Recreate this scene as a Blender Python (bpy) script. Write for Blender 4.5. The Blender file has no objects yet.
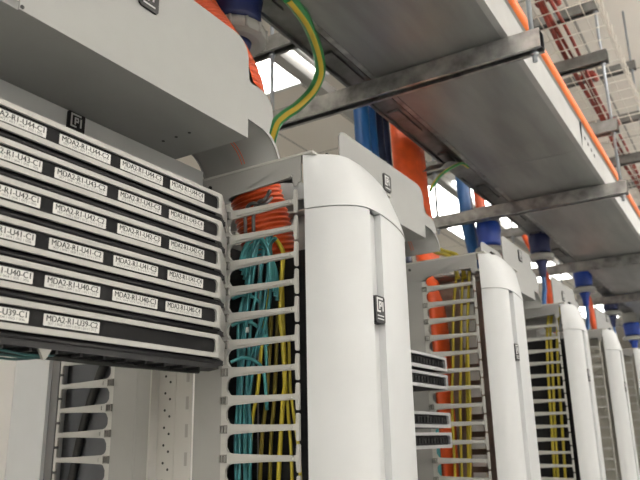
import bpy, bmesh, math, random
from mathutils import Vector, Matrix
random.seed(7)
SC = bpy.context.scene
COL = SC.collection
PI = math.pi

# ------------------------------------------------------------------ materials
def mat(name, col, rough=.5, metal=0., bump=0., bscale=200., var=0., vscale=8., spec=.5, emit=None, estr=0., stretch=None):
    m = bpy.data.materials.new(name); m.use_nodes = True
    nt = m.node_tree; b = nt.nodes['Principled BSDF']
    b.inputs['Base Color'].default_value = (*col, 1)
    b.inputs['Roughness'].default_value = rough
    b.inputs['Metallic'].default_value = metal
    b.inputs['Specular IOR Level'].default_value = spec
    if emit:
        b.inputs['Emission Color'].default_value = (*emit, 1); b.inputs['Emission Strength'].default_value = estr
    if bump or var:
        tc = nt.nodes.new('ShaderNodeTexCoord'); mp = nt.nodes.new('ShaderNodeMapping')
        nt.links.new(tc.outputs['Object'], mp.inputs['Vector'])
        if stretch: mp.inputs['Scale'].default_value = stretch
    if var:
        n = nt.nodes.new('ShaderNodeTexNoise'); n.inputs['Scale'].default_value = vscale; n.inputs['Detail'].default_value = 5
        nt.links.new(mp.outputs[0], n.inputs['Vector'])
        r = nt.nodes.new('ShaderNodeValToRGB')
        r.color_ramp.elements[0].position = .3; r.color_ramp.elements[1].position = .7
        r.color_ramp.elements[0].color = (*[max(0, c * (1 - var)) for c in col], 1)
        r.color_ramp.elements[1].color = (*[min(1, c * (1 + var)) for c in col], 1)
        nt.links.new(n.outputs['Fac'], r.inputs['Fac']); nt.links.new(r.outputs['Color'], b.inputs['Base Color'])
    if bump:
        n2 = nt.nodes.new('ShaderNodeTexNoise'); n2.inputs['Scale'].default_value = bscale; n2.inputs['Detail'].default_value = 3
        nt.links.new(mp.outputs[0], n2.inputs['Vector'])
        bp = nt.nodes.new('ShaderNodeBump'); bp.inputs['Strength'].default_value = bump; bp.inputs['Distance'].default_value = .002
        nt.links.new(n2.outputs['Fac'], bp.inputs['Height']); nt.links.new(bp.outputs[0], b.inputs['Normal'])
    return m

M = dict(
    powder=mat('powder_coat_grey', (.285, .283, .270), .5, 0, .10, 600, .02, 30),
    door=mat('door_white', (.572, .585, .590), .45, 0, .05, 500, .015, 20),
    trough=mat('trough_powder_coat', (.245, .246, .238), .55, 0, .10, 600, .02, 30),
    post=mat('post_grey', (.44, .43, .40), .5, 0, .08, 500, .03, 20),
    frame=mat('panel_frame_grey', (.34, .335, .315), .45, 0, .12, 700, .03, 40),
    silver=mat('silver_frame', (.42, .42, .43), .35, .6, .05, 400, .06, 60),
    finger=mat('finger_plastic_grey', (.45, .445, .42), .42, 0, .04, 300, .03, 30),
    black=mat('black_plastic', (.012, .012, .013), .55, 0, .08, 300, spec=.25),
    strip=mat('black_label_strip', (.010, .010, .0105), .8, 0, .05, 500, .15, 80, spec=.08),
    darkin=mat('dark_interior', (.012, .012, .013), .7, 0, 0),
    darkgrey=mat('dark_grey_blank', (.10, .105, .115), .6, 0, .05, 200, .1, 12),
    brown=mat('tan_interior', (.20, .15, .12), .6, 0, .05, 200, .3, 14),
    beige=mat('beige_interior', (.40, .385, .33), .6, 0, .05, 200, .1, 20),
    label=mat('label_paper', (.60, .595, .57), .55, 0, 0, 0, .03, 60),
    ink=mat('label_ink', (.015, .015, .015), .6),
    inkgrey=mat('small_print_ink', (.12, .12, .12), .6),
    mark=mat('logo_silver', (.55, .55, .55), .4, .2),
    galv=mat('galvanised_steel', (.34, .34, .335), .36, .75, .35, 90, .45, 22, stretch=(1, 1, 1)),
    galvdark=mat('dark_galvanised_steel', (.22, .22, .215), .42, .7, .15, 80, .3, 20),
    pan=mat('tray_pan_steel', (.31, .32, .315), .40, .65, .12, 30, .20, 6, stretch=(.4, 2.2, 1)),
    panside=mat('tray_side_steel', (.43, .435, .43), .42, .35, .05, 60, .06, 12),
    rod=mat('zinc_rod', (.45, .48, .52), .3, .8, .2, 500),
    basket=mat('basket_wire', (.80, .76, .68), .45),
    orange=mat('orange_jacket', (.75, .10, .02), .45, 0, .25, 90, .12, 30),
    orangehose=mat('orange_corrugated', (.55, .075, .015), .42, 0, 0, 0, .12, 30),
    orangetrough=mat('orange_duct', (.95, .20, .03), .45, 0),
    red=mat('red_jacket', (.28, .035, .02), .5, 0, .1, 100, .25, 30),
    teal=mat('teal_jacket', (.045, .22, .235), .42, 0, 0, 0, .2, 20),
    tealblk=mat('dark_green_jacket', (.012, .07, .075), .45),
    teald=mat('dark_teal_jacket', (.03, .17, .19), .42),
    yellow=mat('yellow_jacket', (.50, .40, .03), .42, 0, 0, 0, .12, 20),
    olive=mat('olive_jacket', (.22, .17, .02), .45),
    blue=mat('blue_jacket', (.012, .09, .28), .38, 0, .05, 80),
    navy=mat('navy_jacket', (.008, .014, .045), .38, 0, .05, 80),
    plug=mat('plug_blue', (.01, .045, .30), .32),
    plugdark=mat('plug_navy', (.008, .016, .085), .38),
    ring=mat('plug_collar_grey', (.42, .42, .40), .45, 0, .05, 100),
    green=mat('green_jacket', (.02, .22, .06), .4),
    gstripe=mat('yellow_stripe', (.62, .45, .04), .4),
    cabblk=mat('black_jacket', (.01, .01, .01), .4),
    greycab=mat('grey_jacket', (.12, .12, .12), .5),
    white=mat('white_plastic', (.75, .75, .73), .4),
    floor=mat('raised_floor_vinyl', (.34, .34, .33), .4, 0, 0, 0, .06, 3),
    wall=mat('wall_paint', (.78, .76, .72), .8, 0, .05, 30, .02, 2),
    clip=mat('clip_grey_gap_shade', (.20, .195, .18), .5),
    trunk=mat('trunking_grey', (.30, .29, .27), .5),
    lamp=mat('lamp_diffuser', (.9, .9, .9), .5, emit=(1., .975, .93), estr=16.),
    fill_lamp=mat('added_pendant_diffuser', (.9, .9, .9), .5, emit=(.985, .99, 1.), estr=14.),
    fill_uplamp=mat('added_ceiling_fill', (.9, .9, .9), .5, emit=(1., .99, .97), estr=105.),  # extra glow on top of the added pendants, to lift the ceiling
    lampframe=mat('lamp_frame', (.7, .7, .68), .4),
)
# painted ceiling panels with thin joints
def ceiling_mat():
    m = bpy.data.materials.new('ceiling_panels'); m.use_nodes = True; nt = m.node_tree
    b = nt.nodes['Principled BSDF']; b.inputs['Roughness'].default_value = .85
    tc = nt.nodes.new('ShaderNodeTexCoord'); br = nt.nodes.new('ShaderNodeTexBrick')
    br.offset = 0; br.inputs['Scale'].default_value = 1; br.inputs['Brick Width'].default_value = 1.2
    br.inputs['Row Height'].default_value = .6; br.inputs['Mortar Size'].default_value = .008
    br.inputs['Color1'].default_value = (.82, .77, .69, 1); br.inputs['Color2'].default_value = (.81, .76, .68, 1)
    br.inputs['Mortar'].default_value = (.36, .34, .30, 1)
    nt.links.new(tc.outputs['Object'], br.inputs['Vector']); nt.links.new(br.outputs['Color'], b.inputs['Base Color'])
    return m
M['ceiling'] = ceiling_mat()

# ------------------------------------------------------------------ mesh helpers
class MB:
    def __init__(s): s.bm = bmesh.new()
    def box(s, x0, x1, y0, y1, z0, z1, bev=0.):
        b2 = bmesh.new() if bev else s.bm
        vs = [b2.verts.new((x, y, z)) for z in (z0, z1) for (x, y) in ((x0, y0), (x1, y0), (x1, y1), (x0, y1))]
        for f in ((3, 2, 1, 0), (4, 5, 6, 7), (0, 1, 5, 4), (1, 2, 6, 5), (2, 3, 7, 6), (3, 0, 4, 7)):
            b2.faces.new([vs[i] for i in f])
        if bev:
            bmesh.ops.bevel(b2, geom=b2.edges[:], offset=bev, segments=2, affect='EDGES', profile=.6)
            s.merge(b2)
        return s
    def merge(s, b2):
        vm = {v: s.bm.verts.new(v.co) for v in b2.verts}
        for f in b2.faces:
            try: s.bm.faces.new([vm[v] for v in f.verts])
            except ValueError: pass
        b2.free()
    def prism(s, pts, axis, a, b):
        """extrude a 2-D outline along an axis; pts are the two other coordinates in xyz order"""
        def P(p, t):
            q = [p[0], p[1]]; q.insert('xyz'.index(axis), t); return q
        va = [s.bm.verts.new(P(p, a)) for p in pts]; vb = [s.bm.verts.new(P(p, b)) for p in pts]
        n = len(pts)
        fs = [s.bm.faces.new(va[::-1]), s.bm.faces.new(vb)]
        for i in range(n): fs.append(s.bm.faces.new((va[i], va[(i + 1) % n], vb[(i + 1) % n], vb[i])))
        bmesh.ops.triangulate(s.bm, faces=fs[:2])
        return s
    def ring(s, outer, inner, axis, a, b):
        """plate with a hole: outer and inner outlines with the same number of points"""
        def P(p, t):
            q = [p[0], p[1]]; q.insert('xyz'.index(axis), t); return q
        n = len(outer)
        A = [s.bm.verts.new(P(p, a)) for p in outer]; B = [s.bm.verts.new(P(p, a)) for p in inner]
        C = [s.bm.verts.new(P(p, b)) for p in outer]; D = [s.bm.verts.new(P(p, b)) for p in inner]
        for i in range(n):
            j = (i + 1) % n
            for q in ((A[i], A[j], B[j], B[i]), (C[i], D[i], D[j], C[j]), (A[i], C[i], C[j], A[j]), (B[i], B[j], D[j], D[i])):
                s.bm.faces.new(q)
        return s
    def tube(s, pts, r, n=10, sy=1., smooth=True, cap=True):
        P = [Vector(p) for p in pts]
        R = r if isinstance(r, (list, tuple)) else [r] * len(P)
        up = Vector((0, 0, 1)); prev = None; rings = []
        for i, p in enumerate(P):
            t = (P[min(i + 1, len(P) - 1)] - P[max(i - 1, 0)]).normalized()
            if prev is None:
                a = Vector((0, 1, 0)) if abs(t.y) < .9 else Vector((1, 0, 0))
                u = (a - t * a.dot(t)).normalized()
            else: u = (prev - t * prev.dot(t)).normalized()
            prev = u; w = t.cross(u)
            rings.append([s.bm.verts.new(p + (u * math.cos(2 * PI * k / n) * sy + w * math.sin(2 * PI * k / n)) * R[i]) for k in range(n)])
        for a, b in zip(rings, rings[1:]):
            for k in range(n):
                f = s.bm.faces.new((a[k], a[(k + 1) % n], b[(k + 1) % n], b[k])); f.smooth = smooth
        if cap: s.bm.faces.new(rings[0][::-1]); s.bm.faces.new(rings[-1])
        return s
    def cyl(s, p, q, r, n=16, r2=None): return s.tube([p, q], [r, r if r2 is None else r2], n)
    def lathe(s, c, prof, n=28):
        """profile of (radius, z) about a vertical axis through c"""
        rings = []
        for r, z in prof:
            rings.append([s.bm.verts.new((c[0] + r * math.cos(2 * PI * k / n), c[1] + r * math.sin(2 * PI * k / n), c[2] + z)) for k in range(n)])
        for i, (a, b) in enumerate(zip(rings, rings[1:])):
            sm = abs(prof[i][0] - prof[i + 1][0]) < .6 * abs(prof[i][1] - prof[i + 1][1])
            for k in range(n):
                f = s.bm.faces.new((a[k], a[(k + 1) % n], b[(k + 1) % n], b[k])); f.smooth = sm
        s.bm.faces.new(rings[0][::-1]); s.bm.faces.new(rings[-1])
        return s
    def mesh(s, name, m, auto=None):
        if auto:
            for f in s.bm.faces: f.smooth = True
        bmesh.ops.recalc_face_normals(s.bm, faces=s.bm.faces[:])
        me = bpy.data.meshes.new(name); s.bm.to_mesh(me); s.bm.free()
        if auto: me.set_sharp_from_angle(angle=math.radians(auto))
        for x in (m if isinstance(m, (list, tuple)) else [m]): me.materials.append(M[x] if isinstance(x, str) else x)
        return me
    def build(s, name, m, parent=None, loc=(0, 0, 0), auto=None):
        return link(name, s.mesh(name, m, auto), parent, loc)

def link(name, me, parent=None, loc=(0, 0, 0), rot=None):
    o = bpy.data.objects.new(name, me); COL.objects.link(o); o.location = loc
    if rot: o.rotation_euler = rot
    if parent: o.parent = parent
    return o
def thing(name, label, cat, loc, group=None):
    o = bpy.data.objects.new(name, None); COL.objects.link(o); o.location = loc; o.empty_display_size = .05
    return tag(o, label, cat, group)
def tag(o, label, cat, group=None):
    o['label'] = label; o['category'] = cat
    if group: o['group'] = group
    return o
def struct(o): o['kind'] = 'structure'; return o
def smooth_path(pts, k=6):
    P = [Vector(p) for p in pts]; out = []
    for i in range(len(P) - 1):
        a, b, c, d = P[max(i - 1, 0)], P[i], P[i + 1], P[min(i + 2, len(P) - 1)]
        for j in range(k):
            t = j / k
            out.append(.5 * ((2 * b) + (c - a) * t + (2 * a - 5 * b + 4 * c - d) * t * t + (3 * b - a - 3 * c + d) * t ** 3))
    out.append(P[-1]); return out
def rrect(x0, x1, z0, z1, r, k=5, corners=(1, 1, 1, 1)):
    pts = []
    for (cx, cz, a0), on in zip(((x1 - r, z1 - r, 0), (x0 + r, z1 - r, 90), (x0 + r, z0 + r, 180), (x1 - r, z0 + r, 270)), corners):
        for j in range(k + 1):
            a = math.radians(a0 + 90 * j / k)
            if on: pts.append((cx + r * math.cos(a), cz + r * math.sin(a)))
            else: pts.append((cx + r * (1 if math.cos(math.radians(a0 + 45)) > 0 else -1), cz + r * (1 if math.sin(math.radians(a0 + 45)) > 0 else -1)))
    return pts
def text_mesh(body, width, height, bold=0.):
    cu = bpy.data.curves.new('lettering', 'FONT'); cu.body = body; cu.size = 1; cu.offset = bold; cu.resolution_u = 3
    o = bpy.data.objects.new('lettering', cu); COL.objects.link(o)
    dg = bpy.context.evaluated_depsgraph_get(); dg.update()
    me = bpy.data.meshes.new_from_object(o.evaluated_get(dg))
    COL.objects.unlink(o); bpy.data.objects.remove(o); bpy.data.curves.remove(cu)
    xs = [v.co.x for v in me.vertices]; ys = [v.co.y for v in me.vertices]
    sx = width / (max(xs) - min(xs)); sy = height / (max(ys) - min(ys)); x0, y0 = min(xs), min(ys)
    return [((v.co.x - x0) * sx, (v.co.y - y0) * sy) for v in me.vertices], [tuple(p.vertices) for p in me.polygons]
def add_text(mb, body, x, z, y, width, height, bold=0.):
    vs, fs = text_mesh(body, width, height, bold)
    V = [mb.bm.verts.new((x + a, y, z + b)) for a, b in vs]
    for f in fs:
        try: mb.bm.faces.new([V[i] for i in f])
        except ValueError: pass

# ------------------------------------------------------------------ camera
az, el, ro, fpx = .5509, .2821, -.0211, 697.5
d = Vector((math.cos(el) * math.cos(az), math.cos(el) * math.sin(az), math.sin(el)))
r = Vector((math.sin(az), -math.cos(az), 0)); u = r.cross(d)
r2 = math.cos(ro) * r + math.sin(ro) * u; u2 = -math.sin(ro) * r + math.cos(ro) * u
cam = bpy.data.cameras.new('camera'); co = bpy.data.objects.new('camera', cam); COL.objects.link(co)
co.matrix_world = Matrix(((r2.x, u2.x, -d.x, 0), (r2.y, u2.y, -d.y, 0), (r2.z, u2.z, -d.z, 1.58), (0, 0, 0, 1)))
cam.sensor_width = 36; cam.lens = fpx * 36 / 640; cam.clip_start = .02
cam.dof.use_dof = True; cam.dof.focus_distance = 1.12; cam.dof.aperture_fstop = 9.
SC.camera = co

# ------------------------------------------------------------------ room
X0, X1, Y0, Y1, ZC = -8, 22, -6.2, 5.5, 4.0
struct(MB().box(X0, X1, Y0, Y1, -.1, 0).build('floor', 'floor'))
struct(MB().box(X0, X1, Y0, Y1, ZC, ZC + .1).build('ceiling', 'ceiling'))
struct(MB().box(X0, X1, Y1, Y1 + .1, 0, ZC).build('wall_left', 'wall'))
struct(MB().box(X0, X1, Y0 - .1, Y0, 0, ZC).build('wall_right', 'wall'))
struct(MB().box(X0 - .1, X0, Y0, Y1, 0, ZC).build('wall_back', 'wall'))
struct(MB().box(X1, X1 + .1, Y0, Y1, 0, ZC).build('wall_front', 'wall'))

def lamp(x, y, lx, ly, power, label, group):
    t = thing('ceiling_light', label, 'light', (x, y, ZC - .06), group)
    MB().ring(rrect(-lx / 2 - .03, lx / 2 + .03, -ly / 2 - .03, ly / 2 + .03, .01, 2), rrect(-lx / 2, lx / 2, -ly / 2, ly / 2, .01, 2), 'z', -.01, .058).build('lamp_frame', 'lampframe', t)
    MB().box(-lx / 2, lx / 2, -ly / 2, ly / 2, 0, .05).build('diffuser', 'lamp', t)
for i, (x, y, lx, ly) in enumerate([(3.36, 2.44, .42, .6), (6.95, 2.42, 2.0, .75), (10.2, 2.5, 1.6, .6), (14.3, 2.55, 2.2, .6)]):
    lamp(x, y, lx, ly, 1, ['bright ceiling light panel seen beside the nearest blue plug', 'bright ceiling light panel behind the wide orange cable bundle',
         'ceiling light panel behind the third and fourth plugs', 'furthest bright ceiling light panel down the row'][i], 'ceiling light panels behind the racks')
for j, yl in enumerate((-1.6, -4.4)):  # unseen pendants, added to brighten the racks and ceiling
    for i, x in enumerate((-6.4, -4.2, -2., .8, 3.8, 6.8, 9.8, 12.8)):
        t = thing('added_pendant', 'unseen long pendant light added over the aisle for fill light', 'light', (x, yl, 3.45), 'unseen pendant lights added over the aisle')
        MB().box(-.8, .8, -.16, .16, -.03, .02, .01).build('diffuser', 'fill_lamp', t)
        MB().box(-.78, .78, -.14, .14, .021, .04).build('fill_uplight', 'fill_uplamp', t)
        for q in (-.7, .7): MB().cyl((q, 0, .03), (q, 0, ZC - 3.45), .004, 6).build('suspension_rod', 'rod', t)

for j, yl in enumerate((.7,)):  # more unseen pendants, added to fill faces turned away from the aisle
    for i, x in enumerate((-6.4, -4.2, -2.)):
        t = thing('added_pendant', 'unseen long pendant light added behind the camera for fill light', 'light', (x, yl, 3.45), 'unseen pendant lights added behind the camera')
        MB().box(-.8, .8, -.16, .16, -.03, .02, .01).build('diffuser', 'fill_lamp', t)
        MB().box(-.78, .78, -.14, .14, .021, .04).build('fill_uplight', 'fill_uplamp', t)
        for q in (-.7, .7): MB().cyl((q, 0, .03), (q, 0, ZC - 3.45), .004, 6).build('suspension_rod', 'rod', t)
# ------------------------------------------------------------------ shared badge
def badge_marks(mb, x0, z0, w, y):
    """a square C bracket around a P and an I, each stroke a thin raised bar"""
    t = w * .12; y1 = y + .0006
    B = lambda a, b, c, e: mb.box(x0 + a * w, x0 + b * w, y, y1, z0 + c * w, z0 + e * w)
    B(0, .12, 0, 1); B(.12, .86, .88, 1); B(.12, .5, 0, .12)          # C
    B(.32, .43, .22, .76); B(.43, .66, .65, .76); B(.43, .66, .40, .50); B(.58, .68, .50, .65)   # P
    B(.80, .92, .10, .76)                                          # I
    return mb

# ------------------------------------------------------------------ vertical cable managers
P = .0445
ZTOP = 2.035
ZF = [1.9585 + P - k * P for k in range(23)]
def finger_pts(flip=False, rear=False):
    up = [(.742, .0222), (.732, .0222)]
    up += [(.7205 + .0125 * math.cos(a), .0222 - .0145 * math.sin(a)) for a in [PI / 2 * j / 6 for j in range(1, 7)]]
    up += [(.69, .0064), (.65, .0050), (.603, .0038), (.5990, .0045), (.5980, .0180), (.5970, .0200), (.5935, .0200), (.5925, .0180)]
    pts = up + [(y, -z) for y, z in up[::-1]]
    if rear: pts = [(1.735 - y, z) for y, z in pts]
    return pts
def ridge_pts(rear=False):
    pts = [(.715, .0035), (.604, .0018), (.604, -.0018), (.715, -.0035)]
    if rear: pts = [(1.735 - y, z) for y, z in pts]
    return pts
finger_mesh = {}
for side in (0, 1):
    for rear in (0, 1):
        mb = MB(); mb.prism(finger_pts(rear=rear), 'x', 0, .0045)
        if side == 0: mb.prism(ridge_pts(rear), 'x', -.0025, 0)
        else: mb.prism(ridge_pts(rear), 'x', .0045, .0065)
        # little clip frame at the root, coloured dark to paint the shade in its gaps
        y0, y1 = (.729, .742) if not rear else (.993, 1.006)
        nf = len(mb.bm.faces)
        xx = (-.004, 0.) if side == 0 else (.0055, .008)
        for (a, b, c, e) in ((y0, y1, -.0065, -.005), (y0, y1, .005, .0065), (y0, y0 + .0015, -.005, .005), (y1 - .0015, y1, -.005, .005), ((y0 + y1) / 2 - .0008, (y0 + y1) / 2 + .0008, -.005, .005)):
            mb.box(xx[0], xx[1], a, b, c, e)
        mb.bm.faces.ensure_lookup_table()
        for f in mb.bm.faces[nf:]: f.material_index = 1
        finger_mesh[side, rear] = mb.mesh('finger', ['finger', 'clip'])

W = .270
DOOR_ = [(.000, .577), (.004, .556), (.012, .532), (.026, .510), (.042, .497), (.060, .491)]
DOOR2_ = [(.096, .490), (.125, .4925), (.16, .497), (.20, .5045), (.235, .514), (.262, .524), (.278, .535), (.288, .552), (.290, .577)]
def dens(p, k=3): return [(v.x, v.y) for v in smooth_path([(a, b, 0) for a, b in p], k)]
def manager(X, label, cables='dark', rear=False, badge=True, n=23, k=1., lift=0.):
    Z0 = -lift; kk = k
    DOOR, DOOR2 = [[(a, .577 - (.577 - b) * k) for a, b in dens(q)] for q in (DOOR_, DOOR2_)]
    fy = lambda y: .577 - (.577 - y) * kk
    t = thing('cable_manager', label, 'cable manager', (X, 0, lift), 'vertical cable managers along the row')
    # side channel panels: front strip, recess, rear strip, on both sides
    mb = MB()
    for (xa, xb, s) in ((0, .003, 1), (W - .003, W, -1)):
        mb.box(xa, xb, .742, .800, Z0, ZTOP - .003)
        mb.box(xa, xb, .8805, .9335, Z0, 2.0)
        mb.box(xa, xb, .934, .993, Z0, ZTOP - .003)
    mb.box(.003, W - .003, .798, .8005, Z0, 1.86)
    mb.build('side_channel', 'powder', t)
    # door stile behind the door
    mb = MB(); mb.box(.010, .020, .560, .578, 0, 1.93); mb.box(W - .02, W - .010, .560, .578, 0, 1.93)
    mb.build('door_stile', 'black', t)
    # top frame: thin sheet ring with deep left and right bars
    mb = MB()
    mb.prism([(.583, ZTOP), (.800, ZTOP), (.800, 1.985), (.742, 1.9812), (.732, 1.9812), (.729, 1.989), (.717, 1.9942), (.65, 1.9975), (.600, 1.9988), (.598, 1.9845), (.590, 1.9835), (.588, 1.988), (.583, 1.99)], 'x', -.001, .002)
    mb.prism([(.732, 1.9875), (.722, 1.9965), (.600, 2.0035), (.600, 1.9995), (.72, 1.9915)], 'x', -.0045, -.001)
    mb.build('top_side_plate', 'powder', t); mb = MB()
    mb.prism([(.583, ZTOP), (.800, ZTOP), (.800, 1.985), (.742, 1.985), (.735, 1.992), (.722, 1.998), (.60, 2.005), (.583, 2.005)], 'x', W - .002, W + .001)
    mb.build('top_side_plate', 'powder', t)
    mb = MB()
    mb.box(-.002, .03, .560, 1.15, ZTOP, ZTOP + .004); mb.box(W - .03, W + .002, .552, 1.15, ZTOP, ZTOP + .003)
    mb.box(.03, W - .03, .552, .60, ZTOP, ZTOP + .003); mb.box(.03, W - .03, .86, 1.15, ZTOP, ZTOP + .003)
    mb.build('top_frame', 'post', t)
    mb = MB(); mb.tube([(-.0012, .775, 2.018), (-.003, .775, 2.018)], .004, 12); mb.build('screw', 'black', t)
    # fingers
    for k, z in enumerate(ZF[:n]):
        if k == 0: continue
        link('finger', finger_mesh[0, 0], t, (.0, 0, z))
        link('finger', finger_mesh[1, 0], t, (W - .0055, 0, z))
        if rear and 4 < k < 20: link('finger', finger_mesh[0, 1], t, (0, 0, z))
    # inner divider
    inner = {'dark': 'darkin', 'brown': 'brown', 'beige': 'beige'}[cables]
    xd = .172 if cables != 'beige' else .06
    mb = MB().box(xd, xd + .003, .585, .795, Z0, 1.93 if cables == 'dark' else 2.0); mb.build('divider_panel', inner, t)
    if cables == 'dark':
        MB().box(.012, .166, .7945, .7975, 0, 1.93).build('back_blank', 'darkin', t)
    if rear:
        MB().box(.044, .047, 1.0, 1.176, 0, 1.99).build('rear_blank', 'darkgrey', t)
        MB().box(.008, .02, 1.156, 1.185, 0, 1.97).build('rear_hinge_strip', 'greycab', t)
        mb = MB(); pts = [(.0, 1.178), (.0, 1.275), (.006, 1.292), (.02, 1.302), (.14, 1.325), (.26, 1.302), (.27, 1.275), (.27, 1.178)]
        mb.prism(pts, 'z', .05, 2.0).build('rear_door', 'door', t, auto=40)
    # front door: two leaves either side of a recessed grip
    dz0, dz1 = .05, 1.940
    g0, g1 = (.064, .503), (.090, .503)
    pts = DOOR + [(.0605, fy(.491) + .0105), (.0955, fy(.490) + .0115)] + DOOR2
    pts += [(.283, .577)] + [(a_, max(fy(b_), fy(b_)) + .004) for a_, b_ in ((.281, .553), (.272, .541), (.235, .522), (.16, .5115), (.05, .5115), (.032, .520), (.020, .536), (.010, .560))] + [(.008, .577)]
    dr = MB().prism(pts, 'z', dz0, dz1).build('door', 'door', t, auto=32)
    # cap: lofted between the door outline and a slightly flatter top
    oc = DOOR + DOOR2
    mb = MB(); rings = []
    for z, s, dy in ((1.9415, 1.0, -.0015), (1.955, 1., .002), (1.98, 1., .010), (2.010, 1., .022), (2.032, 1., .031), (2.037, 1., .035)):
        rr = []
        for (x, y) in oc:
            yy = y + dy * kk * min(1, max(0, (.58 - y) / .05)); rr.append(mb.bm.verts.new((x - .001 if x < .1 else x + .001, yy, z)))
        rings.append(rr)
    for a, b in zip(rings, rings[1:]):
        for k in range(len(a) - 1):
            f = mb.bm.faces.new((a[k], a[k + 1], b[k + 1], b[k])); f.smooth = True
    mb.bm.faces.new(rings[-1]); mb.bm.faces.new(rings[0][::-1]);
    mb.bm.faces.new([rr[0] for rr in rings][::-1] + [rr[-1] for rr in rings])
    cap = mb.build('door_cap', 'door', t, auto=40)
    if badge:
        bd = MB().prism(rrect(.0625, .0945, 1.757, 1.800, .004), 'y', fy(.4895) - .001, fy(.4895) + .0125).build('door_badge', 'black', dr)
        bd['label'] = 'small black logo badge in the door groove'
        mb = MB(); badge_marks(mb, .067, 1.774, .023, fy(.4895) - .0016)
        for q in range(2): mb.box(.068, .089, fy(.4895) - .0016, fy(.4895) - .0009, 1.7625 + q * .005, 1.764 + q * .005)
        mb.build('logo', 'mark', bd)
    # stop for the latch
    MB().cyl((.03, .552, ZTOP + .004), (.05, .55, ZTOP + .004), .004, 10).build('top_latch', 'black', t)
    return t

mgr_lab = ['nearest tall cable manager with white curved door, beside the labelled patch panels',
           'second cable manager, orange sleeve and yellow cables seen through its fingers',
           'third cable manager, dark interior with thin yellow cables behind its fingers',
           'fourth cable manager, with a plain beige interior behind its fingers',
           'furthest cable manager, at the right edge of the photo']
MX = [.894, 1.735, 2.61, 3.39, 4.28]
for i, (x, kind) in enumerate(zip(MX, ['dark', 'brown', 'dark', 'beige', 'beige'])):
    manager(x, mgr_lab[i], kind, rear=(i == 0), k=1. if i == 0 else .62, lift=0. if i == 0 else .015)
manager(5.13, 'cable manager beyond the right edge, last of the row', 'beige', k=.62, lift=.015)

# ------------------------------------------------------------------ two-post racks
def rack(x0, x1, label, z1=2.047):
    t = thing('equipment_rack', label, 'rack', (x0, 0, 0), 'two-post racks between the cable managers')
    w = x1 - x0
    for side in (0, 1):
        mb = MB(); xa = 0 if side == 0 else w
        s = 1 if side == 0 else -1
        # web with a row of holes modelled as inset dark discs, plus two flanges
        mb.box(*sorted((xa, xa + s * .0015)), .802, .8795, 0, 1.985)
        mb.box(*sorted((xa + s * .003, xa + s * .03)), .800, .803, 0, 1.985) if False else None
        mb.box(*sorted((xa + s * .0015, xa + s * .02)), .877, .880, 0, 1.985)
        mb.box(*sorted((xa + s * .0015, xa + s * .0024)), .838, .8395, 0, 1.985)
        p = mb.build('post', 'post', t)
        if side == 1:
            for k in range(26 if x0 < .5 else 0):
                z = 1.75 - k * .0283 / 2 * (1 if k else 1)
                y_, dz = (.862, 0) if k % 2 == 0 else (.851, .004)
                MB().tube([(xa - .0022, y_, z + dz), (xa - .0012, y_, z + dz)], .0022, 8).build('mounting_hole', 'ink', p)
            for k in range(7 if x0 < .5 else 0):
                z = 1.825 - k * .0445; mb = MB(); mb.box(xa - .0022, xa - .0012, .809, .815, z - .0105, z + .0105); mb.build('slot', 'trunk', p)
    mb = MB(); mb.box(.0, w, .793, .796, 1.955, z1 + .006); mb.box(.0, w, .796, .860, z1 + .003, z1 + .006)
    bm = mb.build('top_beam', 'door', t)
    return t, bm
RX = [(.385, .8925)] + [(MX[i] + W + .004, MX[i + 1] - .006) for i in range(4)]
rl = ['nearest two-post rack, holding the six labelled patch panels', 'second two-post rack, with four dark silver-framed panels',
      'third two-post rack, between second and third cable managers', 'fourth two-post rack, before the beige cable manager', 'fifth two-post rack, last before the right edge of the photo']
beams = []
for (a, b), l in zip(RX, rl): beams.append(rack(a, b, l))
# logo badge on the first top beam
t, bm = beams[0]
bd = MB().prism(rrect(.210, .240, 2.020, 2.052, .002), 'y', .7895, .793).build('beam_badge', 'black', bm)
mb = MB(); badge_marks(mb, .2145, 2.029, .021, .7889); mb.build('logo', 'mark', bd)

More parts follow.
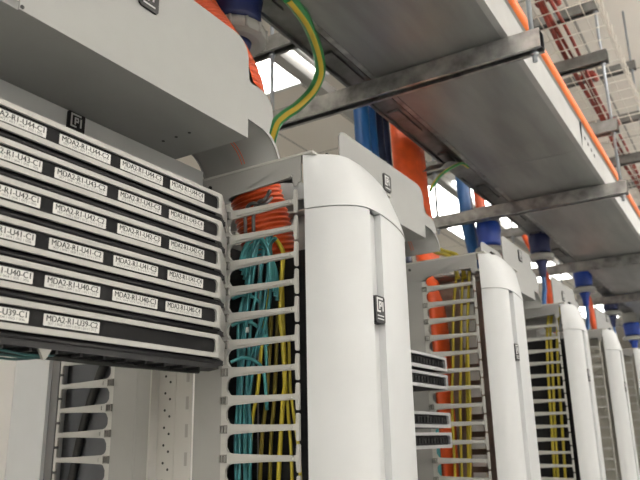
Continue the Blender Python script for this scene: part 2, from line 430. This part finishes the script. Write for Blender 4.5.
# ------------------------------------------------------------------ patch panels, rack one
YP = .6765
YB = .800
def panel(k, u, nlab):
    zt = 1.959 - k * P; zb = zt - .0338
    xl, xr = .375, .797
    t = thing('patch_panel', f'grey-framed black patch panel with {"printed labels reading U%d" % u}, ' + ['topmost of the six', 'second from the top', 'third from the top', 'fourth from the top', 'second from the bottom', 'lowest of the six, half blank'][k],
              'patch panel', (.59, YP, zb), 'labelled patch panels in the nearest rack')
    ox, oy, oz = .59, YP, zb
    R = lambda mb, name, m, par=t: mb.build(name, m, par, (-ox, -oy, -oz)) if par is t else mb.build(name, m, par)
    # outer frame with a long rounded window
    outer = rrect(xl, xr + .004, zb, zt, .003, 5); inner = rrect(xl + .012, xr + .0005, zb + .0067, zt - .0065, .006, 5)
    fr = MB().ring(outer, inner, 'y', YP - .003, YP + .0005); fr = R(fr, 'frame', 'frame')
    st = MB(); st.box(xl + .008, xr + .0025, YP + .0005, YP + .006, zb + .005, zt - .005); st.box(xl, xr + .003, YP + .006, YP + .009, zb, zt)
    st = R(st, 'label_strip', 'strip')
    # angled ear back to the post
    mb = MB(); mb.prism([(xr + .003, YP - .003), (xr + .010, YP - .001), (.884, YP + .052), (.884, YP + .056), (xr + .003, YP + .003)], 'z', zb, zt)
    mb.box(.876, .884, YP + .054, YB - .004, zb + .002, zt - .002)
    R(mb, 'mounting_ear', 'frame')
    mb = MB(); mb.box(xl + .01, xr - .01, YP + .009, YB - .015, zb + .002, zt - .002)
    R(mb, 'housing', 'black')
    # glossy black bar in the gap under the frame
    mb = MB(); pts = rrect(xl, .836, zb - .0075, zb - .0015, .0028, 4)
    zc = zb - .0048
    mb.prism(rrect(xl, .812, zb - .0104, zb - .0004, .003, 4), 'y', YP + .006, YP + .03)
    mb.tube([(xl, YP + .005, zc), (.806, YP + .005, zc)], .0032, 10)
    for q in range(3): mb.box(.812 + q * .008, .818 + q * .008, YP + .006 + q * .004, YP + .02 + q * .004, zb - .0085, zb - .001)
    R(mb, 'lower_bar', 'black')
    # labels
    for c in range(nlab):
        x = [.4015, .4995, .5975, .6935][c] + random.uniform(-.002, .002); w = [.080, .080, .0785, .0735][c]
        z0 = zb + .0102 + random.uniform(-.0006, .0006)
        card = MB().prism(rrect(x, x + w, z0, z0 + .0135, .0006, 2), 'y', YP - .0002, YP + .0006).build('label_card', 'label', st)
        mb = MB(); 
        for dx in (0, .00028, .00056): add_text(mb, 'MDA2-R1-U%d-C%d' % (u, c + 1), x + .0032 + dx, z0 + .0054, YP - .0004 - dx * .02, w - .0066, .0071, 0)
        mb.build('printed_text', 'ink', card)
        mb = MB(); cw = (w - .006) / 6
        for q in range(6):
            add_text(mb, '%03d' % (c * 6 + q + 1), x + .0035 + q * cw + cw * .18, z0 + .0016, YP - .0004, cw * .62, .0030, .004)
            if q: mb.box(x + .0032 + q * cw, x + .0035 + q * cw, YP - .0005, YP - .0003, z0 + .0012, z0 + .0048)
        mb.build('port_numbers', 'inkgrey', card)
    return t
for k in range(6): panel(k, 44 - k, 4 if k < 5 else 2)
# cable support bar below the lowest panel
zb = 1.959 - 5 * P - .035
mb = MB(); mb.prism([(.372, YP + .004), (.812, YP + .004), (.83, .715), (.80, .725), (.6, .765), (.372, .785)], 'z', zb - .014, zb - .0005)
for q in range(12): mb.box(.385 + q * .035, .388 + q * .035, YP + .006, .72, zb - .018, zb - .014)
mb.tube([(.372, .70, zb - .017), (.6, .705, zb - .019), (.80, .71, zb - .016)], .004, 8)
o = mb.build('cable_support_bar', 'black'); tag(o, 'black ribbed cable support bar under the lowest labelled panel', 'support bar')
mb = MB(); mb.prism([(.501, zb - .014), (.518, zb - .014), (.511, zb - .026), (.508, zb - .026)], 'y', YP + .004, YP + .008)
tag(mb.build('cable_clip', 'clip'), 'small grey pointed clip hanging under the lowest patch panel', 'clip')

# ------------------------------------------------------------------ dark panels, rack two
Y2 = .635
for k, zt in enumerate((1.7690, 1.7270, 1.6400, 1.5955)):
    t = thing('patch_panel', ['silver-framed dark patch panel in the second rack, topmost of four', 'silver-framed dark panel in the second rack, second from top',
              'silver-framed dark panel in the second rack, just below the open gap', 'silver-framed dark panel in the second rack, lowest of four'][k], 'patch panel', (1.4, Y2, zt - .034), 'silver-framed panels in the second rack')
    xr = 1.598; L = (-1.4, -Y2, -(zt - .034)); zb = zt - .034
    MB().ring(rrect(1.2, xr, zb, zt, .003), rrect(1.212, xr - .010, zb + .007, zt - .006, .006), 'y', Y2 - .003, Y2 + .003).build('frame', 'silver', t, L)
    mb = MB(); mb.box(1.203, xr - .006, Y2 + .003, Y2 + .006, zb + .002, zt - .002)
    for q in range(22): mb.box(1.22 + q * .0165, 1.231 + q * .0165, Y2 + .001, Y2 + .003, zb + .011, zt - .011)
    mb.build('port_strip', 'strip', t, L)
    MB().prism([(xr, Y2 - .002), (xr + .006, Y2), (1.66, .70), (1.66, .705), (xr, Y2 + .003)], 'z', zb, zt).build('mounting_ear', 'silver', t, L)
    MB().box(1.21, xr - .01, Y2 + .006, .78, zb, zt - .004).build('housing', 'black', t, L)

# ------------------------------------------------------------------ overhead troughs on the racks
YT = .6364
def trough(xl, xn, label, ztop=2.229, zst=2.155, zb=2.053, badge=None, badge_z=2.16, ext=0., waterfall=True, screw=True):
    t = thing('cable_trough', label, 'cable trough', (xl, YT, zb), 'white cable troughs on top of the racks')
    L = (-xl, -YT, -zb)
    xe = xn + .068
    arc = lambda cx, cz, r, a0, a1, n=6: [(cx + r * math.cos(math.radians(a0 + (a1 - a0) * j / n)), cz + r * math.sin(math.radians(a0 + (a1 - a0) * j / n))) for j in range(n + 1)]
    o = [(xl, zb), (xn, zb), (xn, zb + .034)]
    if waterfall:
        o += [(xe - .010, zb + .030)] + arc(xe - .034, zst - .036, .036, 0, 90) + [(xn + .008, zst)] + [(xn + .002, zst + .006)]
    o += arc(xn - .034, ztop - .034, .034, 0, 90) + arc(xl + .02, ztop - .02, .02, 90, 180)
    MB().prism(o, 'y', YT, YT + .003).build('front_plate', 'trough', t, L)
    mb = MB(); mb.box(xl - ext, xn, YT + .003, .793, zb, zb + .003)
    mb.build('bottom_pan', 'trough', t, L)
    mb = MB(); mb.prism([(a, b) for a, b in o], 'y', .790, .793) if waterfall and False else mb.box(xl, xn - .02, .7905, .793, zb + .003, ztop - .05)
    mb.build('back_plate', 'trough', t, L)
    for q in range(3):
        mb = MB(); mb.tube([(xn - .068, .700 + q * .028, zb - .0008), (xn - .068, .700 + q * .028, zb + .001)], .0026, 10)
        mb.build('screw_hole', 'ink', t, L)
    if screw:
        MB().tube([(xl + .003, YT - .001, zb + .004), (xl + .003, YT + .001, zb + .004)], .0025, 10).build('screw', 'black', t, L)
    if waterfall:
        prof = [(xn, zb + .034), (xn + .03, zb + .033), (xn + .052, zb + .028), (xn + .070, zb + .016), (xn + .082, zb + .000), (xn + .087, zb - .014)]
        pp = smooth_path([(a, 0, b) for a, b in prof], 4); q = [(p.x, p.z) for p in pp]
        q2 = [(a + .0018, b + .0025) for a, b in q[::-1]]
        mb = MB(); mb.prism(q + q2, 'y', YT + .001, .800)
        for f in mb.bm.faces: f.smooth = len(f.verts) == 4
        w = mb.build('waterfall', 'trough', t, L)
        mb = MB()
        for ya, yb in ((YT - .0005, YT + .001), (.799, .802)):
            mb = MB(); mb.prism([(a - .001, b - .001) for a, b in q[6:]] + [(a + .003, b + .004) for a, b in q[6:][::-1]], 'y', ya, yb)
            mb.build('waterfall_rim', 'trough', w)
        for j in (0, 1):
            mb = MB(); mb.prism([(a, b - .0006) for a, b in q[5:17]] + [(a, b) for a, b in q[5:17][::-1]], 'y', .706 + j * .006, .7075 + j * .006)
            mb.build('waterfall_slot', 'orangehose', w)
    if badge:
        bd = MB().prism(rrect(badge, badge + .036, badge_z, badge_z + .040, .005), 'y', YT - .003, YT).build('badge', 'black', t, L)
        mb = MB(); badge_marks(mb, badge + .006, badge_z + .013, .022, YT - .0037); mb.box(badge + .007, badge + .029, YT - .0037, YT - .003, badge_z + .006, badge_z + .008)
        mb.build('logo', 'mark', bd)
trough(.403, .821, 'nearest white cable trough, filling the top left above the labelled panels', badge=.5745, badge_z=2.160, ext=.09)
trough(1.118, 1.530, 'second white trough with small black badge, behind nearest door cap', ztop=2.184, zst=2.118, zb=2.053, badge=1.306, badge_z=2.112)
trough(1.945, 2.150, 'short white trough without badge, behind the second door cap', ztop=2.145, badge=None, waterfall=False, screw=False)
trough(2.158, 2.500, 'third white trough with badge, next to the thin vertical seam', ztop=2.215, badge=2.335, badge_z=2.165)
trough(2.78, 3.18, 'fourth white trough with badge, above the fourth rack', ztop=2.20, badge=2.93, badge_z=2.12)
trough(3.62, 4.02, 'fifth and furthest white trough, near the right edge', ztop=2.20, badge=3.90, badge_z=2.16)

# ------------------------------------------------------------------ overhead steel tray
TZ = 2.53
TYI, TYO = .765, .388
def tray(xa, xb, label, holes=None):
    t = thing('cable_tray', label, 'cable tray', (xa, TYO, TZ), 'steel cable tray sections over the racks')
    L = (-xa, -TYO, -TZ)
    mb = MB(); mb.box(xa, xb, TYO + .002, TYI - .002, TZ, TZ + .002)
    mb.build('pan', 'pan', t, L)
    mb = MB(); mb.prism([(TYO, TZ - .001), (TYO - .0, TZ + .100), (TYO - .006, TZ + .104), (TYO + .012, TZ + .106), (TYO + .012, TZ + .104), (TYO + .002, TZ + .102), (TYO + .002, TZ), (TYO + .016, TZ - .0005), (TYO + .016, TZ - .002)], 'x', xa, xb)
    s = mb.build('side_rail', 'panside', t, L)
    mb = MB(); mb.prism([(TYI, TZ), (TYI, TZ + .100), (TYI - .002, TZ + .100), (TYI - .002, TZ + .002), (TYI - .014, TZ - .0005), (TYI - .014, TZ - .003), (TYI, TZ - .003)], 'x', xa, xb)
    mb.build('side_rail', 'galv', t, L)
    if holes:
        mb = MB()
        for h in holes:
            for q in range(4): mb.tube([(h + q * .052, TYO - .0015, TZ + .066 - .004 * q), (h + q * .052, TYO + .001, TZ + .066 - .004 * q)], .007, 8)
        mb.build('bolt_hole_row', 'ink', s)
tray(-.8, 2.372, 'nearest flat steel cable tray section, from the top edge to the pan seam')
tray(2.374, 4.8, 'second steel cable tray section beyond the seam, four holes in its side', [2.44])
tray(4.802, 8.4, 'far steel cable tray section at the right edge', None)

# orange duct hugging the outside of the tray
mb = MB(); mb.tube(smooth_path([(-.8, .402, 2.70), (1.4, .402, 2.69), (3.0, .404, 2.69), (8.4, .402, 2.69)], 20), .020, 12)
tag(mb.build('orange_conduit', 'orangetrough'), 'long bright orange conduit along the outer edge of the steel tray', 'conduit')
# dark busway behind the inner edge
mb = MB()
mb.prism([(.792, 2.556), (.800, 2.556), (.800, 2.566), (.862, 2.566), (.862, 2.556), (.870, 2.556), (.870, 2.625), (.792, 2.625)], 'x', -.8, 8.4)
for q in range(22): mb.box(-.6 + q * .4, -.42 + q * .4, .812, .850, 2.558, 2.567)
tag(mb.build('power_busway', 'galvdark'), 'dark power busway running behind the inner edge of the steel tray', 'busway')

# ------------------------------------------------------------------ trapeze supports
def strut(mb, x, y0, y1, z, h=.050, w=.041):
    """open C channel along Y with its slot down"""
    a = .0025; x0, x1 = x - w / 2, x + w / 2
    pts = [(x0, z - h), (x0 + .010, z - h), (x0 + .010, z - h + .007), (x0 + .010 - a, z - h + .007), (x0 + .010 - a, z - h + a), (x0 + a, z - h + a), (x0 + a, z - a),
           (x1 - a, z - a), (x1 - a, z - h + a), (x1 - .010 + a, z - h + a), (x1 - .010 + a, z - h + .007), (x1 - .010, z - h + .007), (x1 - .010, z - h), (x1, z - h), (x1, z), (x0, z)]
    mb.prism(pts, 'y', y0, y1)
def trapeze(x, yl, yr, tiers, label, rods=True, ztop=ZC, thin=.006):
    t = thing('trapeze_hanger', label, 'hanger', (x, (yl + yr) / 2, tiers[0]), 'trapeze hangers carrying the trays')
    L = (-x, -(yl + yr) / 2, -tiers[0])
    for i, z in enumerate(tiers):
        mb = MB(); a, b = (yr - .022, yl + .02)
        if i == 1: b = yl + .14
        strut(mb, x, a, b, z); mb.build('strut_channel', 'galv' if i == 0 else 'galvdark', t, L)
    for y in (yl, yr):
        z0 = tiers[0] - .075
        MB().cyl((x + .003, y, z0), (x + .003, y, ztop), thin, 10).build('threaded_rod', 'rod', t, L)
        for z in tiers:
            for za, zb_ in ((z - .050, z - .059), (z, z + .009)):
                MB().cyl((x + .003, y, za), (x + .003, y, zb_), .0105, 6).build('nut', 'rod', t, L)
trapeze(1.553, 1.115, .335, [2.527, 2.785], 'nearest steel trapeze hanger, crossing under the tray at top centre')
trapeze(2.790, 1.10, .335, [2.527, 2.79, 3.10, 3.345], 'second steel trapeze hanger, its bar passing right of the nearest blue cables')
trapeze(4.03, 1.12, .335, [2.527, 2.79, 3.10, 3.345, 3.66], 'third steel trapeze hanger, behind the third plug')
trapeze(5.20, 1.12, .335, [2.527, 2.79, 3.10, 3.345], 'fourth steel trapeze hanger, beside the fourth plug')
trapeze(6.40, 1.12, .335, [2.527, 2.79, 3.10, 3.345], 'fifth trapeze hanger, far down the row')

# ------------------------------------------------------------------ wire basket above
def basket(z, yo, yi, label, xa=1.3, xb=8.4, h=.11, step=.10):
    t = thing('wire_basket_tray', label, 'basket tray', (xa, yo, z)); L = (-xa, -yo, -z)
    mb = MB(); n = int((yi - yo) / .05)
    for k in range(n + 1):
        y = yo + (yi - yo) * k / n; mb.cyl((xa, y, z + .003), (xb, y, z + .003), .0022, 5)
    x = xa
    while x < xb:
        mb.cyl((x, yo, z), (x, yi, z), .0026, 5); x += step
    mb.build('basket_floor', 'basket', t, L)
    mb = MB()
    for q in range(1, 4): mb.cyl((xa, yo, z + q * h / 3), (xb, yo, z + q * h / 3), .0026, 5)
    x = xa
    while x < xb: mb.cyl((x, yo - .003, z), (x, yo - .003, z + h), .0026, 5); x += step
    mb.build('basket_side', 'basket', t, L)
basket(3.105, .285, .80, 'beige wire basket tray carrying the red cables, upper right')
reds = [(.468, 3.118, .010), (.448, 3.118, .008), (.425, 3.118, .007)]
for i, (y, z, rr) in enumerate(reds):
    pts = [(x, y + .006 * math.sin(x * 5 + i * 2), z + .002 * math.sin(x * 7 + i)) for x in [1.3 + .15 * k for k in range(47)]]
    tag(MB().tube(pts, rr, 8).build('red_cable', 'red'), ['thick dark red cable in the wire basket, leftmost of three', 'dark red cable in the wire basket, middle of three', 'dark red cable in the wire basket, rightmost of three'][i], 'cable', 'red cables in the wire basket')
for i, (x, y, z) in enumerate([(2.36, .445, 3.14), (3.05, .445, 3.14), (3.62, .445, 3.14)]):
    mb = MB(); mb.tube([(x, y - .045, z - .01), (x + .01, y - .01, z + .02), (x + .02, y + .04, z + .0)], [.012, .018, .012], 8); mb.tube([(x - .03, y - .03, z), (x + .05, y - .036, z)], .012, 8)
    tag(mb.build('cable_tie_clump', 'red'), ['dark red tied clump on the red cables, topmost in the photo', 'dark red tied clump on the red cables, middle', 'dark red tied clump on the red cables, lowest in the photo'][i], 'cable tie', 'tied clumps on the red cables')
# bare hanger rods for the next aisle and ceiling trunking
mb = MB(); mb.box(2.2, 9, 2.17, 2.25, 3.86, 3.93)
tag(mb.build('ceiling_trunking', 'trunk'), 'grey trunking under the ceiling, behind the green and yellow wire', 'trunking')
for i, (x, y) in enumerate([(3.55, .16), (4.9, .18)]):
    t = thing('rod_hanger', ['thin bare ceiling rod at the top right, nearer one', 'thin bare ceiling rod at the top right, further one'][i], 'rod', (x, y, 3.3), 'bare ceiling rods at the top right')
    MB().cyl((0, 0, 0), (0, 0, ZC - 3.3), .005, 8).build('rod', 'rod', t)
    mb = MB(); mb.cyl((0, 0, .0), (0, 0, .02), .012, 6); mb.build('nut', 'galvdark', t)

# ------------------------------------------------------------------ plugs hanging from the busway
def plug(x, y, z, label, s=1., dark=False, cable=True, tilt=0.):
    t = thing('power_plug', label, 'power plug', (x, y, z), 'blue power plugs hanging from the busway')
    B = 'plugdark' if dark else 'plug'
    MB().box(-.05 * s, .06 * s, -.045 * s, .045 * s, .055, 2.556 - z if 2.556 - z > .07 else .10, .006).build('tap_box', 'ring', t)
    mb = MB(); mb.lathe((0, 0, 0), [(.050 * s, .058), (.054 * s, .05), (.056 * s, .02), (.052 * s, -.005), (.053 * s, -.035), (.048 * s, -.05)])
    mb.build('body', B, t)
    mb = MB(); mb.lathe((0, 0, 0), [(.055 * s, -.056), (.062 * s, -.058), (.064 * s, -.070), (.062 * s, -.084), (.050 * s, -.088)])
    for k in range(12):
        a = 2 * PI * k / 12; mb.tube([(.063 * s * math.cos(a), .063 * s * math.sin(a), -.059), (.063 * s * math.cos(a), .063 * s * math.sin(a), -.084)], .0035 * s, 6)
    mb.build('locking_collar', 'ring', t)
    mb = MB(); mb.lathe((0, 0, 0), [(.034 * s, -.086), (.030 * s, -.10), (.022 * s, -.12), (.018 * s, -.15), (.015 * s, -.17)])
    mb.build('cable_gland', B, t)
    if cable:
        mb = MB(); mb.tube(smooth_path([(0, 0, -.165), (.004, .0, -.22), (.0, .01, -.30), (-.01, .02, -.42)]), .012, 10); mb.build('cord', 'blue', t)
    return t
plug(1.078, .875, 2.528, 'nearest large navy blue power plug with grey collar, at top edge', 1.12, True)
plug(2.885, .905, 2.432, 'second blue power plug, just below the second hanger bar', .95)
plug(3.46, .83, 2.515, 'third blue power plug, above the third trough, in front of the third hanger', .95, True)
plug(4.46, .83, 2.52, 'fourth blue power plug, right of the third hanger bar', 1.0)
plug(5.35, .83, 2.50, 'fifth blue power plug, small and far', 1.0, True)
plug(6.25, .83, 2.42, 'furthest blue power plug, at the right edge', 1.2)
# ------------------------------------------------------------------ hanging cables and bundles
def bundle(pts, R, m, name, label, cat, group=None, sy=1., n=20, k=8, lobes=0):
    P_ = smooth_path(pts, k)
    if isinstance(R, (list, tuple)):
        rr = []
        for i in range(len(P_)):
            f = i / (len(P_) - 1) * (len(R) - 1); j = min(int(f), len(R) - 2); rr.append(R[j] + (R[j + 1] - R[j]) * (f - j))
        R = rr
    return tag(MB().tube(P_, R, n, sy).build(name, m), label, cat, group)
# corrugated hose into the first manager
P_ = smooth_path([(.88, .968, 2.746), (.938, .896, 2.49), (.965, .81, 2.33), (.985, .785, 2.25), (.966, .762, 2.13), (.968, .742, 2.05), (.984, .732, 1.99), (.998, .724, 1.93), (1.006, .722, 1.90)], 3)
pts = []; rr = []
tot = 0; seg = [0]
for a, b in zip(P_, P_[1:]): tot += (b - a).length; seg.append(tot)
n = int(tot / .0014)
for i in range(n + 1):
    s = tot * i / n; j = max(q for q in range(len(seg)) if seg[q] <= s + 1e-9); j = min(j, len(P_) - 2)
    f = (s - seg[j]) / (seg[j + 1] - seg[j]); pts.append(P_[j].lerp(P_[j + 1], f)); rr.append(.0480 + .0024 * math.sin(2 * PI * s / .0088))
tag(MB().tube(pts, rr, 24).build('corrugated_hose', 'orangehose'), 'thick ribbed orange hose going down into the nearest cable manager', 'hose')
bundle([(2.15, .945, 2.80), (2.155, .94, 2.55), (2.16, .93, 2.38), (2.13, .89, 2.22), (2.04, .845, 2.09), (1.905, .775, 1.98), (1.865, .75, 1.8), (1.865, .75, 1.2)], [.115, .115, .110, .085, .065, .052, .050, .048], 'orange',
       'cable_sleeve', 'wide bright orange cable sleeve dropping behind the second trough', 'cable sleeve', sy=.35, n=26)
bundle([(3.03, .98, 2.70), (3.03, .975, 2.60), (3.04, .97, 2.52), (3.12, .955, 2.42), (3.10, .92, 2.2), (3.05, .88, 2.05)], [.045, .04, .03, .03, .025, .02], 'orange', 'cable_sleeve', 'narrow orange cable sleeve beside the second blue plug', 'cable sleeve', sy=.5)
bundle([(3.998, 1.042, 2.722), (3.998, 0.963, 2.521), (3.965, 0.93, 2.386), (3.92, 0.907, 2.162), (3.92, 0.896, 1.938)], [.03, .035, .05, .03, .02], 'orange', 'cable_sleeve', 'orange cable sleeve under the third blue plug', 'cable sleeve', sy=.5)
bundle([(4.72, .93, 2.75), (4.74, .87, 2.42), (4.78, .85, 2.25), (4.66, .8, 2.1), (4.62, .78, 2.0)], [.05, .05, .04, .04], 'orange', 'cable_sleeve', 'orange cable sleeve under the fourth blue plug', 'cable sleeve', sy=.5)
bl = ['bright blue hanging cable, leftmost of the four behind the second trough', 'blue hanging cable, second from left behind the second trough', 'navy hanging cable, third from left behind the second trough', 'navy hanging cable, rightmost of the four behind the second trough']
for i, (x, m) in enumerate([(1.775, 'blue'), (1.825, 'blue'), (1.875, 'navy'), (1.920, 'navy')]):
    bundle([(x - .03, .93, 2.85), (x, .93, 2.6), (x + .012, .93, 2.45), (x + .03, .92, 2.3), (x + .02, .88, 2.1)], .0245, m, 'power_cable', bl[i], 'cable', 'thick cables behind the second trough')
bundle([(2.86, 1.001, 2.768), (2.868, 0.996, 2.592), (2.879, 0.996, 2.504), (2.926, 0.996, 2.405), (2.959, 0.99, 2.328), (2.97, 0.968, 2.152)], .027, 'blue', 'power_cable', 'bright blue cable left of the second blue plug', 'cable')
bundle([(2.915, 1.001, 2.768), (2.924, 0.996, 2.592), (2.935, 0.996, 2.504), (2.981, 0.996, 2.405), (3.009, 0.99, 2.328), (3.025, 0.968, 2.152)], .018, 'navy', 'power_cable', 'navy cable touching the bright blue one by the second plug', 'cable')

# green and yellow earth wires
def earth(pts, rad, label):
    P_ = smooth_path(pts, 10)
    mb = MB(); mb.tube(P_, rad, 14)
    for i, f in enumerate(mb.bm.faces):
        if len(f.verts) == 4 and (i % 14) in (2, 3, 4, 9, 10): f.material_index = 1
    return tag(mb.build('earth_wire', ['green', 'gstripe']), label, 'wire')
earth([(1.10, .745, 2.524), (1.177, 0.756, 2.523), (1.255, 0.783, 2.532), (1.331, 0.812, 2.526), (1.386, 0.84, 2.505), (1.396, 0.87, 2.465), (1.368, 0.899, 2.416), (1.347, 0.929, 2.388), (1.338, 0.95, 2.361), (1.36, .99, 2.30)], .0140,
      'green and yellow earth wire looping down from the tray at top centre')
earth([(2.314, 0.779, 2.535), (2.245, 0.779, 2.526), (2.136, 0.779, 2.473), (2.038, 0.779, 2.416), (1.968, 0.779, 2.363), (1.944, 0.783, 2.333)], .0055, 'green and yellow earth wire arching beside the wide orange sleeve')
# drop-out plate
P_ = smooth_path([(2.42, 0, 2.542), (2.28, 0, 2.538), (2.13, 0, 2.494), (2.05, 0, 2.445)], 5)
q = [(p.x, p.z) for p in P_]
tag(MB().prism(q + [(a + .003, b + .003) for a, b in q[::-1]], 'y', .785, .850).build('drop_out_plate', 'galvdark'), 'curved dark drop-out plate beside the tray, under the arching earth wire', 'plate')

# patch cords in the first manager
def cord(pts, rad, m, label, group): bundle(pts, rad, m, 'patch_cord', label, 'cable', group, n=8, k=6)
Y1c = [[(.97, .690, 1.93), (.96, .666, 1.90), (.96, .666, 1.88), (.96, .670, 1.831), (.96, .672, 1.78), (.96, .669, 1.762), (.96, .663, 1.679), (.96, .667, 1.647), (.96, .674, 1.565), (.96, .68, 1.48)],
       [(.972, .676, 1.86), (.97, .671, 1.747), (.97, .668, 1.68), (.97, .666, 1.648), (.97, .659, 1.569), (.97, .656, 1.48)],
       [(.985, .672, 1.75), (.98, .667, 1.68), (.98, .664, 1.648), (.98, .651, 1.569), (.98, .646, 1.48)],
       [(.95, .684, 1.90), (.95, .688, 1.832), (.95, .696, 1.778), (.95, .701, 1.756), (.95, .712, 1.662), (.95, .723, 1.609), (.95, .732, 1.48)],
       [(.99, .712, 1.80), (.99, .715, 1.744), (.99, .723, 1.651), (.99, .732, 1.586), (.99, .738, 1.48)],
       [(1.0, .705, 1.80), (1.0, .708, 1.744), (1.0, .713, 1.651), (1.0, .720, 1.586), (1.0, .724, 1.48)]]
for i, p in enumerate(Y1c):
    cord(p, [.0040, .0028, .0028, .0032, .0035, .0035][i], 'yellow' if i < 4 else 'olive', ['long bright yellow cord nearest the door of the nearest manager', 'yellow cord in the nearest manager, just left of its door edge', 'yellow cord in the nearest manager, closest to its door low down',
         'thin yellow cord in the nearest manager, crossing the teal cords', 'olive cord low in the nearest manager, left of a pair', 'olive cord low in the nearest manager, right of a pair'][i], 'yellow and olive cords in the nearest manager')
random.seed(3)
for i in range(9):
    y = .674 + .0042 * i + random.uniform(-.002, .002); x = .917 + random.uniform(0, .022)
    yb = .712 + .0028 * i
    pts = [(x + .012, y - .004, 1.925 + random.uniform(-.015, .01)), (x, y, 1.905), (x + random.uniform(-.008, .008), y + random.uniform(-.008, .01), 1.86), (x + random.uniform(-.01, .01), (y + yb) / 2 + random.uniform(-.012, .012), 1.78),
           (x, yb + random.uniform(-.008, .008), 1.69), (x, yb + random.uniform(-.006, .006), 1.60), (x, yb, 1.48)]
    cord(pts, .0029, 'teal' if i % 2 else 'teald', 'teal patch cord in the tangle behind the fingers of the nearest manager', 'teal cords in the nearest manager')
for i in range(5):
    z = 1.918 - i * .007
    pts = [(.918 + .005 * i, .728, z - .045), (.918 + .005 * i, .715, z - .012), (.920 + .005 * i, .700, z), (.922 + .005 * i, .682, z - .004), (.925 + .005 * i, .670, z - .03), (.925 + .005 * i, .668, z - .08)]
    cord(pts, .0036, 'teal', 'teal cord arching over the top of the tangle, under the orange hose', 'arching teal cords in the nearest manager')
for i in range(3):
    z = 1.712 - i * .045 + (.0 if i == 0 else .15)
    cord([(.8985, .727, z - .004), (.905, .722, z), (.915, .715, z + .004), (.932, .705, z), (.945, .695, z - .02), (.95, .692, z - .08)], .0030, 'teal', 'teal cord bending in from a patch panel to the nearest manager', 'teal cords bending into the nearest manager')
for i, yy in enumerate((.698, .716)):
    cord([(.925 + i * .03, yy - .03, 2.0), (.91 + i * .02, yy - .03, 1.98), (.925, yy - .008, 1.985), (.935, yy + .012, 1.975), (.945, yy + .02, 1.94)], .0035, 'greycab', ['grey cord looping over the orange hose in the nearest manager', 'second grey cord looping over the orange hose'][i], 'grey cords over the orange hose')
tag(MB().box(.916, .919, .706, .7125, 1.757, 1.766, .001).build('cable_tag', 'white'), 'small white square tag on the teal cords in the nearest manager', 'tag')
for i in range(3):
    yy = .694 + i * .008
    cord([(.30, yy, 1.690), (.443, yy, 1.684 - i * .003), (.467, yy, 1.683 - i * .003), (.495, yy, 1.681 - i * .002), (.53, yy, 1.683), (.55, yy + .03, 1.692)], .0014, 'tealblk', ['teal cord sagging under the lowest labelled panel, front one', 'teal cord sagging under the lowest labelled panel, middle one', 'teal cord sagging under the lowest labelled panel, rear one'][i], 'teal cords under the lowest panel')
# rear black cable behind the rear fingers
bundle([(.93, 1.03, 1.84), (.93, 1.057, 1.749), (.93, 1.073, 1.712), (.93, 1.100, 1.648), (.93, 1.116, 1.593), (.93, 1.136, 1.50)], .0085, 'cabblk', 'black_cable', 'thick black cable slanting behind the rear fingers at lower left', 'cable')
# second and third managers
def cordk(f, pts, *a): cord([(x_ * f, y_ * f, 1.58 + (z_ - 1.58) * f) for x_, y_, z_ in pts], *a)
for i in range(4):
    x = 1.72 + .012 * (i % 3); y = .662 - .012 * i
    cordk(1.035, [(x, y - .03, 2.02), (x, y - .014 + random.uniform(-.004, .004), 1.90), (x, y + random.uniform(-.006, .006), 1.78), (x, y + .006 + random.uniform(-.006, .006), 1.66), (x, y + .018, 1.45)], .0038, 'yellow', 'yellow cord behind the fingers of the second cable manager', 'yellow cords in the second manager')
mb = MB()
for q in range(14): mb.box(1.852, 1.856, .642, .680, 1.955 - q * .0445, 1.985 - q * .0445, .001)
tag(mb.build('port_module', 'white'), 'white module ladder behind the yellow cords of the second manager', 'module')
for i in range(2):
    cordk(1.035, [(1.70, .735 - i * .02, 1.62), (1.70, .735 - i * .02, 1.5), (1.70, .735 - i * .02, 1.35)], .010, 'teal' if i else 'yellow', ['thick yellow cord low in the second manager, by its spine', 'thick teal cord low in the second manager'][i], 'thick cords low in the second manager')
for i in range(3):
    x = 2.55 + .01 * i; y = [.619, .610, .588][i]
    cordk(1.045, [(x, y - .02, 2.03), (x, y, 1.95), (x, y + .010 + random.uniform(-.004, .004), 1.80), (x, y + .02, 1.64), (x, y + .032, 1.40)], .005, 'yellow', 'yellow cord behind the fingers of the third cable manager', 'yellow cords in the third manager')
cord([(1.92, .82, 2.17), (1.86, .75, 2.11), (1.80, .68, 2.07), (1.77, .65, 2.0)], .006, 'yellow', 'yellow cord crossing over the top of the second manager', 'loose yellow cords over the managers')
cord([(1.98, .83, 2.20), (1.88, .74, 2.12), (1.81, .66, 2.07), (1.78, .635, 2.0)], .006, 'yellow', 'second yellow cord crossing over the second manager, right one', 'loose yellow cords over the managers')

# ------------------------------------------------------------------ light
w = bpy.data.worlds.new('World'); SC.world = w; w.use_nodes = True
w.node_tree.nodes['Background'].inputs[0].default_value = (.9, .92, 1, 1); w.node_tree.nodes['Background'].inputs[1].default_value = .05
SC.view_settings.view_transform = 'Standard'; SC.view_settings.look = 'None'; SC.view_settings.gamma = 1; SC.view_settings.use_curve_mapping = False
SC.view_settings.exposure = -.70
